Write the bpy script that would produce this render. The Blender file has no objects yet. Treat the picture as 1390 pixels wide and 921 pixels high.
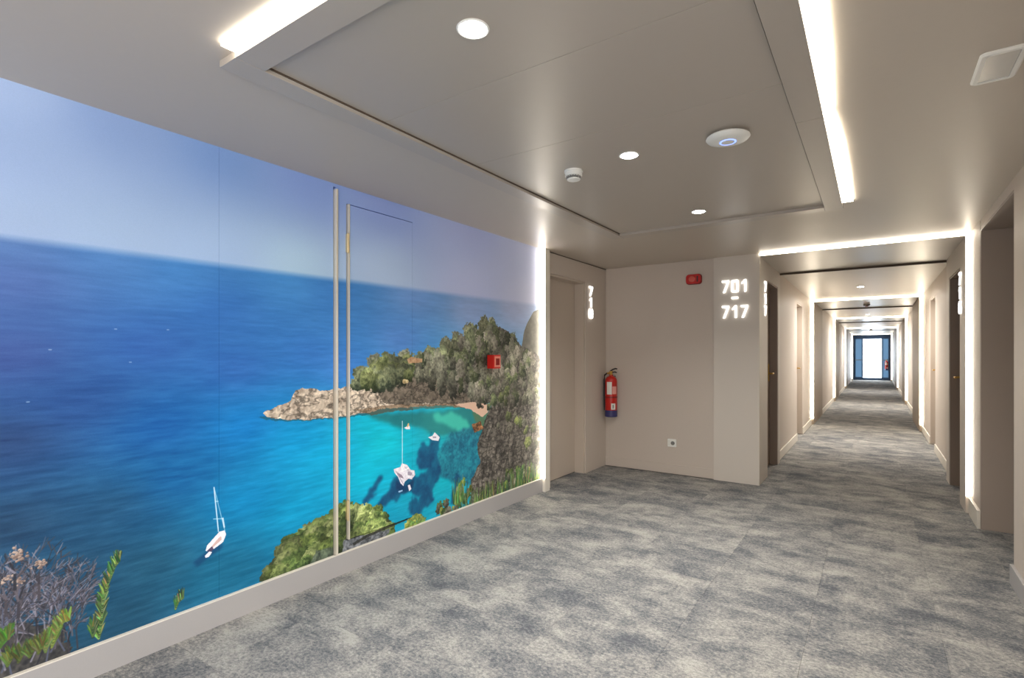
import bpy, bmesh, math, random
import numpy as np
from mathutils import Vector, Matrix

random.seed(7)
sc = bpy.context.scene
col = sc.collection
PI = math.pi

# ------------------------------------------------------------------ camera, world, light, exposure
H_CAM, F_PX, YAW = 1.28, 708.0, math.atan((1186.6 - 695.0) / 708.0)
cam_data = bpy.data.cameras.new('camera')
cam = bpy.data.objects.new('camera', cam_data)
col.objects.link(cam)
cam.location = (0, 0, H_CAM)
cam.rotation_euler = (PI / 2, 0, YAW)
cam_data.sensor_fit = 'HORIZONTAL'
cam_data.sensor_width = 36.0
cam_data.lens = 36.0 * F_PX / 1390.0
cam_data.shift_y = (481.4 - 460.5) / 1390.0
cam_data.clip_start = 0.02
cam_data.clip_end = 200
sc.camera = cam

world = bpy.data.worlds.new('world')
sc.world = world
world.use_nodes = True
world.node_tree.nodes['Background'].inputs[0].default_value = (0.75, 0.85, 1.0, 1)
world.node_tree.nodes['Background'].inputs[1].default_value = 0.3

def area_light(name, loc, rot, sx, sy, power, color):
    d = bpy.data.lights.new(name, 'AREA')
    d.shape = 'RECTANGLE'
    d.size, d.size_y, d.energy, d.color = sx, sy, power, color
    o = bpy.data.objects.new(name, d)
    col.objects.link(o)
    o.location, o.rotation_euler = loc, rot
    return o
# unseen fill lamp added behind the camera, standing in for daylight
area_light('rear_fill_lamp', (-0.95, -2.85, 1.25), (PI / 2, 0, PI), 2.8, 1.9, 30, (0.95, 0.97, 1.0))
# second unseen fill lamp, added on the right to brighten the mural
area_light('side_fill_lamp', (0.58, -1.35, 1.15), (PI / 2, 0, PI / 2), 2.2, 1.9, 74, (0.95, 0.97, 1.0))

sc.view_settings.view_transform = 'Standard'
sc.view_settings.look = 'None'
sc.view_settings.exposure = 0.69
sc.view_settings.gamma = 1.0
sc.view_settings.use_curve_mapping = False
sc.cycles.max_bounces = 10
sc.cycles.diffuse_bounces = 6
sc.cycles.sample_clamp_indirect = 6.0
sc.cycles.use_denoising = True
LED_POWER, DOWN_POWER = 10.0, 7.0

# ------------------------------------------------------------------ measures (metres)
C = 2.265                     # ceiling
XM, XR = -2.552, 0.640        # mural wall, right wall
YB = 5.58                     # alcove back wall
YREAR = -3.0

# ------------------------------------------------------------------ materials
def new_mat(name):
    m = bpy.data.materials.new(name)
    m.use_nodes = True
    nt = m.node_tree
    return m, nt, nt.nodes['Principled BSDF']

def srgb(r, g, b):
    f = lambda v: (v / 255 / 12.92) if v / 255 <= 0.04045 else ((v / 255 + 0.055) / 1.055) ** 2.4
    return (f(r), f(g), f(b), 1.0)

def plain(name, rgb, rough=0.5, metal=0.0, spec=0.5, bump=0.0, bscale=200.0, vary=0.03):
    m, nt, b = new_mat(name)
    n = nt.nodes.new('ShaderNodeTexNoise')
    n.inputs['Scale'].default_value = bscale
    n.inputs['Detail'].default_value = 3
    tc = nt.nodes.new('ShaderNodeNewGeometry')
    nt.links.new(tc.outputs['Position'], n.inputs['Vector'])
    mix = nt.nodes.new('ShaderNodeMix')
    mix.data_type = 'RGBA'
    c = srgb(*rgb)
    mix.inputs[6].default_value = tuple(v * (1 - vary) for v in c[:3]) + (1,)
    mix.inputs[7].default_value = tuple(min(1, v * (1 + vary)) for v in c[:3]) + (1,)
    nt.links.new(n.outputs['Fac'], mix.inputs[0])
    nt.links.new(mix.outputs[2], b.inputs['Base Color'])
    b.inputs['Roughness'].default_value = rough
    b.inputs['Metallic'].default_value = metal
    b.inputs['Specular IOR Level'].default_value = spec
    if bump:
        bp = nt.nodes.new('ShaderNodeBump')
        bp.inputs['Strength'].default_value = bump
        bp.inputs['Distance'].default_value = 0.001
        nt.links.new(n.outputs['Fac'], bp.inputs['Height'])
        nt.links.new(bp.outputs['Normal'], b.inputs['Normal'])
    return m

def emit(name, color, strength, base=(0.9, 0.9, 0.9, 1)):
    m, nt, b = new_mat(name)
    b.inputs['Base Color'].default_value = base
    b.inputs['Emission Color'].default_value = color + (1,)
    b.inputs['Emission Strength'].default_value = strength
    return m

M = {}
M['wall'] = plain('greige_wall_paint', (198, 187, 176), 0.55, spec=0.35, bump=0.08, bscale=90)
M['ceiling'] = plain('greige_ceiling_paint', (188, 178, 165), 0.42, spec=0.5, vary=0.015, bscale=40)
M['soffit'] = plain('satin_ceiling_panel', (176, 167, 156), 0.34, spec=0.6, vary=0.015, bscale=30)
M['base'] = plain('grey_baseboard_paint', (168, 165, 164), 0.45)
M['pillar'] = plain('pale_pillar_paint', (208, 200, 190), 0.5, spec=0.4)
M['portal'] = plain('shaded_portal_tone', (158, 143, 126), 0.5)  # darker tone puts the shade inside the portals into their colour
M['pink_label'] = plain('pale_pink_label', (226, 156, 146), 0.5)
M['niche'] = plain('dark_taupe_niche', (164, 151, 140), 0.5)  # darker than the wall paint, for the niche face and soffit
M['steel_light'] = plain('pale_satin_profile', (232, 224, 208), 0.4, metal=0.35)
M['base_light'] = plain('baseboard_top_edge', (226, 220, 208), 0.45)
M['door'] = plain('taupe_door_laminate', (193, 180, 166), 0.45)
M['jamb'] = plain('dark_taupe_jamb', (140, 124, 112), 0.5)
M['dark'] = plain('dark_shadow_trim', (84, 72, 60), 0.6)
M['chrome'] = plain('satin_steel', (215, 208, 196), 0.28, metal=1.0)
M['brass'] = plain('brass', (205, 165, 85), 0.3, metal=1.0)
M['pale_brass'] = plain('pale_brass', (226, 204, 158), 0.35, metal=0.6)
M['pink'] = plain('faded_red_frame', (218, 132, 112), 0.4)
M['white'] = plain('white_plastic', (232, 232, 226), 0.4)
M['grey'] = plain('grey_plastic', (120, 120, 116), 0.5)
M['black'] = plain('black_rubber', (38, 36, 36), 0.55)
M['red'] = plain('red_enamel', (190, 30, 22), 0.3)
M['red_dark'] = plain('dark_red_plastic', (128, 20, 16), 0.4)
M['red_lens'] = plain('pale_red_lens', (205, 92, 78), 0.25)
M['blue'] = plain('navy_skirt', (52, 52, 104), 0.45)
M['paper'] = plain('label_paper', (222, 222, 214), 0.6)
M['lens'] = plain('grey_prismatic_lens', (206, 204, 198), 0.25, metal=0.15, bscale=60)
M['blue_frame'] = plain('daylight_blue_tint', (62, 92, 132), 0.4)  # blue tint of the daylight put into end wall and frame
M['led'] = emit('warm_led', (1.0, 0.90, 0.74), LED_POWER * 1.0)
M['led_corridor'] = emit('warm_corridor_led', (1.0, 0.88, 0.68), LED_POWER * 1.7)
M['led_cool'] = emit('cool_led', (1.0, 0.985, 0.95), 30.0)
M['digit'] = emit('lit_digit', (1.0, 0.99, 0.97), 1.5)
M['blue_led'] = emit('blue_led', (0.06, 0.22, 1.0), 1.1)
M['daylight_pane'] = emit('daylight_glass', (0.80, 0.91, 1.0), 9.0)
M['blue_glow_pane'] = emit('blue_daylight_glow', (0.20, 0.42, 0.72), 0.30, (0.10, 0.20, 0.34, 1))  # added glow, gives the sides of the end window a daylight tint

def carpet_material():
    m, nt, b = new_mat('mottled_carpet')
    N, L = nt.nodes.new, nt.links.new
    tc, oi, geo = N('ShaderNodeTexCoord'), N('ShaderNodeObjectInfo'), N('ShaderNodeNewGeometry')
    off = N('ShaderNodeVectorMath'); off.operation = 'SCALE'
    comb = N('ShaderNodeCombineXYZ')
    for i, k in enumerate((37.0, 91.0, 53.0)):
        mu = N('ShaderNodeMath'); mu.operation = 'MULTIPLY'; mu.inputs[1].default_value = k
        L(oi.outputs['Random'], mu.inputs[0]); L(mu.outputs[0], comb.inputs[i])
    add = N('ShaderNodeVectorMath'); add.operation = 'ADD'
    L(tc.outputs['Object'], add.inputs[0]); L(comb.outputs[0], add.inputs[1])
    def noise(src, scale, stretch, detail, rough):
        mp = N('ShaderNodeMapping'); mp.inputs['Scale'].default_value = stretch
        L(src, mp.inputs['Vector'])
        n = N('ShaderNodeTexNoise'); n.inputs['Scale'].default_value = scale
        n.inputs['Detail'].default_value = detail; n.inputs['Roughness'].default_value = rough; n.inputs['Distortion'].default_value = 0.35 if scale < 10 else 0.0
        L(mp.outputs[0], n.inputs['Vector'])
        return n.outputs['Fac']
    blotch = noise(add.outputs[0], 3.0, (1.0, 1.4, 1.0), 9, 0.74)
    worldn = noise(geo.outputs['Position'], 2.7, (1.0, 1.4, 1.0), 10, 0.76)
    fine = noise(geo.outputs['Position'], 62.0, (1.0, 1.2, 1.0), 4, 0.8)
    pile = noise(geo.outputs['Position'], 260.0, (1, 1, 1), 1, 0.5)
    def math_(op, a, bb):
        n = N('ShaderNodeMath'); n.operation = op
        for i, v in enumerate((a, bb)):
            if isinstance(v, (int, float)): n.inputs[i].default_value = v
            else: L(v, n.inputs[i])
        return n.outputs[0]
    f = math_('ADD', math_('MULTIPLY', blotch, 0.40), math_('MULTIPLY', worldn, 0.60))
    f = math_('ADD', f, math_('MULTIPLY', math_('SUBTRACT', fine, 0.5), 0.55))
    f = math_('ADD', f, math_('MULTIPLY', math_('SUBTRACT', oi.outputs['Random'], 0.5), 0.035))
    ramp = N('ShaderNodeValToRGB')
    e = ramp.color_ramp.elements
    e[0].position, e[0].color = 0.39, srgb(90, 93, 99)
    e[1].position, e[1].color = 0.605, srgb(172, 170, 164)
    x = e.new(0.47); x.color = srgb(122, 123, 124)
    x = e.new(0.54); x.color = srgb(150, 148, 144)
    L(f, ramp.inputs[0])
    val = math_('ADD', math_('MULTIPLY', pile, 0.7), 0.65)
    hsv = N('ShaderNodeHueSaturation')
    L(ramp.outputs[0], hsv.inputs['Color']); L(val, hsv.inputs['Value'])
    L(hsv.outputs[0], b.inputs['Base Color'])
    b.inputs['Roughness'].default_value = 0.95
    b.inputs['Specular IOR Level'].default_value = 0.1
    bp = N('ShaderNodeBump'); bp.inputs['Strength'].default_value = 0.35; bp.inputs['Distance'].default_value = 0.004
    L(math_('ADD', fine, pile), bp.inputs['Height']); L(bp.outputs[0], b.inputs['Normal'])
    return m
M['carpet'] = carpet_material()

# ------------------------------------------------------------------ mesh helpers
class MB:
    """collects shapes in world coordinates, links them as ONE mesh object"""
    def __init__(self):
        self.bm = bmesh.new()
    def box(self, x0, x1, y0, y1, z0, z1, bevel=0.0):
        r = bmesh.ops.create_cube(self.bm, size=1.0)
        vs = r['verts']
        for v in vs:
            v.co = Vector(((x0 + x1) / 2 + v.co.x * (x1 - x0), (y0 + y1) / 2 + v.co.y * (y1 - y0), (z0 + z1) / 2 + v.co.z * (z1 - z0)))
        if bevel:
            es = list({e for v in vs for e in v.link_edges})
            bmesh.ops.bevel(self.bm, geom=es, offset=bevel, segments=2, affect='EDGES', profile=0.6)
        return self
    def prism(self, pts, axis, a, b):
        """polygon pts (two coords) swept along axis from a to b"""
        def mk(p, w):
            return {'x': (w, p[0], p[1]), 'y': (p[0], w, p[1]), 'z': (p[0], p[1], w)}[axis]
        lo = [self.bm.verts.new(mk(p, a)) for p in pts]
        hi = [self.bm.verts.new(mk(p, b)) for p in pts]
        n = len(pts)
        self.bm.faces.new(lo[::-1]); self.bm.faces.new(hi)
        for i in range(n):
            self.bm.faces.new((lo[i], lo[(i + 1) % n], hi[(i + 1) % n], hi[i]))
        return self
    def lathe(self, prof, centre, axis='z', seg=40):
        """prof: list of (radius, height)"""
        rings = []
        cx, cy, cz = centre
        def pt(r, h, a):
            u, v = r * math.cos(a), r * math.sin(a)
            if axis == 'z': return (cx + u, cy + v, cz + h)
            if axis == 'x': return (cx + h, cy + u, cz + v)
            return (cx + u, cy + h, cz + v)
        for r, h in prof:
            if r < 1e-6:
                rings.append([self.bm.verts.new(pt(0, h, 0))])
            else:
                rings.append([self.bm.verts.new(pt(r, h, 2 * PI * i / seg)) for i in range(seg)])
        for a, b in zip(rings, rings[1:]):
            if len(a) == 1 and len(b) == 1: continue
            for i in range(seg):
                j = (i + 1) % seg
                if len(a) == 1: self.bm.faces.new((a[0], b[j], b[i]))
                elif len(b) == 1: self.bm.faces.new((a[i], a[j], b[0]))
                else: self.bm.faces.new((a[i], a[j], b[j], b[i]))
        for rg, fl in ((rings[0], True), (rings[-1], False)):
            if len(rg) > 1: self.bm.faces.new(rg[::-1] if fl else rg)
        return self
    def tube(self, pts, r, seg=10):
        pts = [Vector(p) for p in pts]
        rings = []
        for i, p in enumerate(pts):
            d = (pts[min(i + 1, len(pts) - 1)] - pts[max(i - 1, 0)]).normalized()
            up = Vector((0, 0, 1)) if abs(d.z) < 0.9 else Vector((1, 0, 0))
            u = d.cross(up).normalized(); w = d.cross(u)
            rings.append([self.bm.verts.new(p + u * r * math.cos(2 * PI * k / seg) + w * r * math.sin(2 * PI * k / seg)) for k in range(seg)])
        for a, b in zip(rings, rings[1:]):
            for i in range(seg):
                self.bm.faces.new((a[i], a[(i + 1) % seg], b[(i + 1) % seg], b[i]))
        self.bm.faces.new(rings[0][::-1]); self.bm.faces.new(rings[-1])
        return self
    def build(self, name, mat, parent=None, smooth=False, origin=None):
        bmesh.ops.recalc_face_normals(self.bm, faces=self.bm.faces)
        me = bpy.data.meshes.new(name)
        vs = self.bm.verts
        if parent is not None:
            w = parent.location.copy()
            p = parent.parent
            while p is not None:
                w += p.location; p = p.parent
            origin = w
            o_loc = Vector((0, 0, 0))
        else:
            if origin is None:
                zs = [v.co for v in vs]
                mn = Vector((min(v[i] for v in zs) for i in range(3))); mx = Vector((max(v[i] for v in zs) for i in range(3)))
                origin = Vector(((mn.x + mx.x) / 2, (mn.y + mx.y) / 2, mn.z))
            o_loc = Vector(origin)
        for v in vs: v.co -= Vector(origin)
        if smooth:
            for f in self.bm.faces: f.smooth = True
            for e in self.bm.edges:
                if len(e.link_faces) == 2 and e.calc_face_angle(0) > 0.6: e.smooth = False
        self.bm.to_mesh(me); self.bm.free()
        me.materials.append(mat)
        o = bpy.data.objects.new(name, me)
        col.objects.link(o)
        o.location = o_loc
        if parent is not None: o.parent = parent
        return o

def thing(name, label, cat, loc, group=None, structure=False):
    o = bpy.data.objects.new(name, None)
    o.empty_display_size = 0.1
    col.objects.link(o)
    o.location = loc
    if structure: o['kind'] = 'structure'
    else:
        o['label'] = label; o['category'] = cat
        if group: o['group'] = group
    return o

def struct(o):
    o['kind'] = 'structure'
    return o

def dup(root, loc, label, group=None):
    r = root.copy(); col.objects.link(r); r.location = loc; r['label'] = label
    if group: r['group'] = group
    for ch in list(root.children):
        c = ch.copy(); col.objects.link(c); c.parent = r
        for g in list(ch.children):
            d = g.copy(); col.objects.link(d); d.parent = c
    return r

# ------------------------------------------------------------------ the printed seascape (a flat wall print, painted by numpy)
_c, _s = math.cos(YAW), math.sin(YAW)
def W(x, y):
    """point of the print, measured on the photograph, as (Y, Z) on the mural wall"""
    k = (x - 695.0) / F_PX
    Y = XM * (_c + k * _s) / (k * _c - _s)
    d = Y * _c - XM * _s
    return (Y, H_CAM - (y - 481.4) * d / F_PX)

TX = 0.0019
MY0, MY1, MZ0, MZ1 = -0.6, 4.26, 0.10, C
NW, NH = int((MY1 - MY0) / TX), int((MZ1 - MZ0) / TX)
rng = np.random.default_rng(11)

def fbm(cell_y, cell_z, octaves=5, gain=0.5):
    """value noise over the print; cell sizes in metres"""
    out = np.zeros((NH, NW), np.float32); amp, tot = 1.0, 0.0
    for o in range(octaves):
        cy, cz = cell_y / TX / 2 ** o, cell_z / TX / 2 ** o
        if min(cy, cz) < 1.0: break
        gx, gz = int(NW / cy) + 3, int(NH / cz) + 3
        g = rng.random((gz, gx), dtype=np.float32)
        def wts(n, c):
            t = np.arange(n, dtype=np.float32) / c; i = t.astype(int); f = t - i
            return i, f * f * (3 - 2 * f)
        ix, fx = wts(NW, cy); iz, fz = wts(NH, cz)
        r = g[:, ix] * (1 - fx) + g[:, ix + 1] * fx
        out += amp * (r[iz] * (1 - fz)[:, None] + r[iz + 1] * fz[:, None])
        tot += amp; amp *= gain
    return out / tot

YY, ZZ = np.meshgrid(MY0 + (np.arange(NW) + 0.5) * TX, MZ0 + (np.arange(NH) + 0.5) * TX)
YY, ZZ = YY.astype(np.float32), ZZ.astype(np.float32)

def poly(pts, jy=0, jz=0, wall=False):
    P = pts if wall else [W(*p) for p in pts]
    ys = [p[0] for p in P]; zs = [p[1] for p in P]
    a0, a1 = max(0, int((min(ys) - MY0 - .1) / TX)), min(NW, int((max(ys) - MY0 + .1) / TX) + 1)
    b0, b1 = max(0, int((min(zs) - MZ0 - .1) / TX)), min(NH, int((max(zs) - MZ0 + .1) / TX) + 1)
    sl = (slice(b0, b1), slice(a0, a1))
    u = YY[sl] + (jy[sl] if isinstance(jy, np.ndarray) else jy); v = ZZ[sl] + (jz[sl] if isinstance(jz, np.ndarray) else jz)
    m = np.zeros(u.shape, bool)
    for (ya, za), (yb, zb) in zip(P, P[1:] + P[:1]):
        if za == zb: continue
        m ^= ((za > v) != (zb > v)) & (u < (yb - ya) * (v - za) / (zb - za) + ya)
    full = np.zeros((NH, NW), bool); full[sl] = m
    return full

def soft(mask, r):
    """box blur of a mask, r texels"""
    a = mask.astype(np.float32)
    for ax in (0, 1):
        for _ in range(2):
            cs = np.cumsum(np.pad(a, [(r + 1, r) if i == ax else (0, 0) for i in (0, 1)], mode='edge'), axis=ax)
            n = a.shape[ax]
            hi = np.take(cs, np.arange(2 * r + 1, 2 * r + 1 + n), axis=ax); lo = np.take(cs, np.arange(0, n), axis=ax)
            a = (hi - lo) / (2 * r + 1)
    return a

def field(points, power=2.6, pale=.22):
    """smooth colour field through measured colours"""
    st = 24
    gy = MY0 + (np.arange(NW // st + 2)) * st * TX; gz = MZ0 + (np.arange(NH // st + 2)) * st * TX
    A, B = np.meshgrid(gy, gz)
    num = np.zeros(A.shape + (3,)); den = np.zeros(A.shape)
    for (x, y, cc) in points:
        py, pz = W(x, y)
        cc = [min(238, v * (1 + pale * min(1.0, max(0.0, (py - .8) / 1.4)))) for v in cc]     # colours brightened to the right, making up for weak light there
        w = 1.0 / (((A - py) ** 2 + ((B - pz) * 1.6) ** 2) + 0.012) ** (power / 2)
        num += w[..., None] * np.array(cc, float); den += w
    g = num / den[..., None]
    t = np.arange(NW) / st; ix = t.astype(int); fx = (t - ix)[None, :, None]
    u = np.arange(NH) / st; iz = u.astype(int); fz = (u - iz)[:, None, None]
    r = g[:, ix] * (1 - fx) + g[:, ix + 1] * fx
    return (r[iz] * (1 - fz) + r[iz + 1] * fz).astype(np.float32)

def paint_mural():
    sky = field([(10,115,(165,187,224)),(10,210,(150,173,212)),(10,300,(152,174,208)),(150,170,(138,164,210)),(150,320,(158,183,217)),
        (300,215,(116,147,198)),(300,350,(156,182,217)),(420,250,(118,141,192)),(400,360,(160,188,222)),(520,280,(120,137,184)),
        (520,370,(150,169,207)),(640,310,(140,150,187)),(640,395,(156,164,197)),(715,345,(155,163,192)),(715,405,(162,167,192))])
    sea = field([(10,330,(88,124,180)),(10,380,(72,98,160)),(10,480,(55,78,140)),(10,600,(32,58,102)),(10,720,(28,58,88)),(60,800,(30,68,94)),  # lower-left sea colours darkened for the dimmer light near the floor
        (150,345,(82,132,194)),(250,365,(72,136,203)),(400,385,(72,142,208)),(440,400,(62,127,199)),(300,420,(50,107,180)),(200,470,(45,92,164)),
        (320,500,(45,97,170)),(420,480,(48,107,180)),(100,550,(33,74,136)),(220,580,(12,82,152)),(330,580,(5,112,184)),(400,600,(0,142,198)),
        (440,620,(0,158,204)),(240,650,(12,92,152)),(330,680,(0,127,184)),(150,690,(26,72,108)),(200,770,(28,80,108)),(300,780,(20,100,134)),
        (400,690,(0,147,194)),(520,600,(0,188,204)),(500,640,(0,180,208)),(600,640,(12,172,190)),(560,400,(112,154,214)),(640,420,(146,170,216)),  # cove and right-hand sea colours lifted against the weaker light
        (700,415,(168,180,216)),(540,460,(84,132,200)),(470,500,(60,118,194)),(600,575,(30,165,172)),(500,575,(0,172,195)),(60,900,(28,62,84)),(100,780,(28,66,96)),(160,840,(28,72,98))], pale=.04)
    n1, n2, n3 = fbm(.28, .28, 6), fbm(.05, .05, 4, .6), fbm(.016, .016, 2, .7)
    wave = fbm(.10, .013, 3, .6)
    streak = fbm(.35, .05, 4, .55)
    hz = 1.697 + (YY - .485) * .0105
    img = sky.copy()
    img += ((fbm(.9, .5, 3) - .5) * 12)[..., None]
    t = np.clip((hz - ZZ) / .035 + .5, 0, 1)[..., None]
    depth = np.clip((hz - ZZ) / 0.9, 0, 1)
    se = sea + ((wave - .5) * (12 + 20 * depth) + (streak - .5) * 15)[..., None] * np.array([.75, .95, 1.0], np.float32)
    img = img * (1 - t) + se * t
    def lay(mask, colour, a=1.0):
        nonlocal img
        m = (mask.astype(np.float32) * a)[..., None]
        img = img * (1 - m) + np.asarray(colour, np.float32) * m
    def two(a, b, f):
        f = np.clip(f, 0, 1)[..., None]
        return np.array(a, np.float32) * (1 - f) + np.array(b, np.float32) * f
    jy, jz = (n2 - .5) * .07, (fbm(.05, .05, 4, .6) - .5) * .07
    jy2, jz2 = (n1 - .5) * .16, (fbm(.22, .22, 5) - .5) * .13
    # sea bed seen through the shallow cove
    lay(soft(poly([(470,566),(560,556),(640,556),(662,575),(655,600),(600,590),(575,580),(540,582),(520,572)], jy2, jz2), 6), two((18,92,100), (52,142,138), n1 * 1.3 - .1), .85)
    lay(soft(poly([(588,564),(612,560),(632,570),(640,585),(625,592),(612,578),(592,574)], jy, jz), 6), (70,196,176), .85)
    lay(soft(poly([(640,556),(662,558),(664,580),(648,578)], jy, jz), 5), (96,118,84), .8)
    dark = two((14,54,88), (44,146,164), (n2 * .55 + n1 * .5 + n3 * .35 - .26) * 1.5)
    lay(soft(poly([(612,590),(640,586),(660,600),(660,650),(640,660),(612,655),(592,650),(596,620)], jy2, jz2), 5), dark, .9)
    deep = two((20,48,92), (22,112,146), n2 * .9 + n1 * .5 - .26)
    for pl in ([(585,590),(598,594),(596,640),(588,676),(574,698),(564,690),(576,660),(582,630)],
               [(500,664),(512,644),(519,642),(518,652),(506,672),(494,684),(490,680)],
               [(532,652),(556,646),(584,642),(582,662),(568,676),(552,668),(538,676),(514,687),(502,692),(510,680),(526,668)],
               [(566,610),(584,600),(592,612),(586,634),(566,638)],
               [(553,678),(564,676),(574,694),(562,706),(555,696)],
               [(618,646),(628,644),(626,676),(612,684)]):
        lay(soft(poly(pl, jy * 1.2, jz * 1.2), 4), deep, .88)
    # rocky point, pale
    rockc = two((112,98,86), (250,234,212), n2 * .75 + n3 * .7 - .16)
    crack = np.abs(fbm(.06, .035, 4, .6) - .5) * 9
    rockc = rockc * np.clip(.55 + crack * .55, .55, 1)[..., None]
    lay(poly([(350,566),(372,572),(400,573),(440,569),(482,566),(530,558),(560,556),(560,552),(480,558)], jy * .6, jz * .4), (30,84,100), .7)
    lay(poly([(357,562),(370,554),(384,549),(394,545),(401,531),(410,527),(418,529),(426,528),(438,531),(452,529),(470,526),(484,522),(540,524),(600,530),(640,532),(650,545),(630,553),(590,551),(550,553),(520,555),(490,562),(450,567),(400,571),(366,568)], jy * .45, jz * .45), rockc)
    grey = two((74,68,60), (160,146,130), n2 * .7 + n3 * .6 - .2) * np.clip(.6 + crack * .5, .6, 1)[..., None]
    lay(poly([(508,530),(530,514),(552,498),(600,500),(660,510),(660,548),(620,551),(580,547),(548,550),(520,548)], jy * .6, jz * .6), grey)
    lay(poly([(480,556),(540,549),(620,549),(640,553),(560,556),(500,563)], jy * .4, jz * .3), (108,84,60), .55)
    lay(poly([(618,549),(640,546),(664,549),(662,560),(655,566),(640,557)], jy * .3, jz * .3), (212,178,156))
    # right-hand slope of rock and scrub
    slope = two((46,44,42), (168,160,148), n2 * .55 + n1 * .35 + n3 * .5 - .22) * np.clip(.55 + crack * .4, .55, 1)[..., None]
    gdi = fbm(.025, .12, 4, .6)
    sh_ = np.clip((np.arange(NW)[None, :] + (np.arange(NH)[:, None] * -.45)).astype(int), 0, NW - 1)
    diag = np.take_along_axis(gdi, sh_, axis=1)
    slope = slope * (.55 + .9 * diag)[..., None]
    lay(poly([(742,500),(742,660),(715,668),(668,690),(640,690),(640,668),(640,650),(652,628),(648,602),(655,580),(662,560),(672,540),(690,520)], jy * .6, jz * .6), slope)
    lay(poly([(640,577),(652,572),(656,582),(644,587)], jy * .4, jz * .4), two((60,40,28), (196,140,96), n3 * 1.4 - .2))

    def stamp(y, z, r, dark_, light_, sq=1.0, rough=.55, lit=(-.4, .8), amp=.52):
        a0, a1 = int((y - r * 1.3 - MY0) / TX), int((y + r * 1.3 - MY0) / TX) + 1
        b0, b1 = int((z - r * 1.3 * sq - MZ0) / TX), int((z + r * 1.3 * sq - MZ0) / TX) + 1
        a0, b0, a1, b1 = max(a0, 0), max(b0, 0), min(a1, NW), min(b1, NH)
        if a1 <= a0 or b1 <= b0: return
        sl = (slice(b0, b1), slice(a0, a1))
        u, v = (YY[sl] - y) / r, (ZZ[sl] - z) / (r * sq)
        nn, mm = n2[sl], n3[sl]
        rr = u * u + v * v + (nn - .5) * rough * 2.4 + (mm - .5) * rough * 2.2
        m = np.clip((1.0 - rr) * 5, 0, 1)[..., None]
        sh = np.clip(.40 + amp * (lit[0] * u + lit[1] * v) + (mm - .5) * 1.05 + (nn - .5) * .4, 0, 1)[..., None]
        cc = np.array(dark_, np.float32) * (1 - sh) + np.array(light_, np.float32) * sh
        img[sl] = img[sl] * (1 - m) + cc * m

    R = random.Random(5)
    crown = fbm(.13, .11, 3, .5)
    def grove(pl, n, rmin, rmax, pal, sq=1.0, rough=.55, wall=False):
        """tree crowns, the far (upper) ones first"""
        P = pl if wall else [W(*p) for p in pl]
        ys = [p[0] for p in P]; zs = [p[1] for p in P]
        pts = []
        while len(pts) < n:
            y, z = R.uniform(min(ys), max(ys)), R.uniform(min(zs), max(zs))
            inside = False
            for (ya, za), (yb, zb) in zip(P, P[1:] + P[:1]):
                if (za > z) != (zb > z) and y < (yb - ya) * (z - za) / (zb - za) + ya: inside = not inside
            if inside: pts.append((y, z))
        pts.sort(key=lambda p: -p[1])
        for y, z in pts:
            d, l = R.choice(pal)
            ci = min(NH - 1, max(0, int((z - MZ0) / TX))); cj = min(NW - 1, max(0, int((y - MY0) / TX)))
            j = R.uniform(.85, 1.15) * (.42 + 1.12 * float(crown[ci, cj]))
            stamp(y, z, R.uniform(rmin, rmax), [v * j for v in d], [min(255, v * j) for v in l], sq, rough)
    pine = [((44,54,42), (162,168,128)), ((40,50,40), (150,156,118)), ((52,58,44), (172,172,138)), ((56,60,50), (160,162,138))]
    scrub = [((52,54,46), (156,154,132)), ((56,56,50), (146,146,126)), ((42,50,38), (132,140,100)), ((70,68,60), (172,166,150))]
    green = [((32,46,24), (142,160,86)), ((40,54,30), (158,172,104)), ((28,42,26), (116,138,76)), ((48,60,36), (172,180,120))]
    # the dome at the far right
    lay(poly([(708,470),(712,448),(718,434),(724,424),(735,417),(742,417),(742,520),(716,520)], jy * .15, jz * .15), two((92,92,84), (132,128,118), n2))
    # wooded headland
    lay(poly([(640,470),(668,440),(690,450),(708,470),(742,490),(742,560),(690,560),(660,545),(600,520),(575,505),(580,490),(610,470)], jy * .6, jz * .6), slope)
    grove([(481,525),(484,508),(498,495),(520,485),(545,482),(556,492),(572,490),(590,478),(612,462),(640,447),(668,435),(688,440),(699,455),(700,480),(660,500),(640,515),(600,512),(570,512),(540,516),(510,524)], 120, .048, .085, pine, .9, .5)
    grove([(560,494),(590,480),(640,455),(690,455),(730,490),(738,540),(690,550),(640,535),(600,525),(570,515)], 210, .026, .062, scrub, 1.35, .75)
    grove([(485,524),(490,508),(505,494),(545,484),(556,494),(560,510),(530,518)], 34, .05, .075, pine[:2] + green[3:], .9, .5)
    grove([(648,545),(690,520),(738,520),(738,640),(722,640),(700,600),(676,580),(668,560)], 42, .024, .055, scrub + [((52,62,34),(172,178,110)), ((50,58,40),(150,158,104))], 1.1, .9)
    lay(poly([(551,488),(556,485),(573,487),(573,492),(553,494)], jy * .1, jz * .1), two((150,110,80), (206,172,134), n3))
    # dome of trees at the bottom, grey stones below it
    lay(poly([(352,792),(362,768),(385,742),(405,722),(432,704),(462,690),(484,684),(512,692),(530,706),(536,722),(520,742),(452,762),(380,792)], jy * .5, jz * .5), (58,66,44))
    grove([(358,784),(368,766),(388,744),(408,724),(434,707),(462,694),(484,688),(508,696),(526,708),(530,718),(516,728),(470,740),(420,765),(380,782)], 150, .034, .07, green, .9, .55)
    lay(poly([(462,756),(466,735),(488,728),(530,718),(524,738),(480,756)], jy * .5, jz * .3), two((58,62,66), (146,150,156), n3 * 1.5 - .25))
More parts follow.
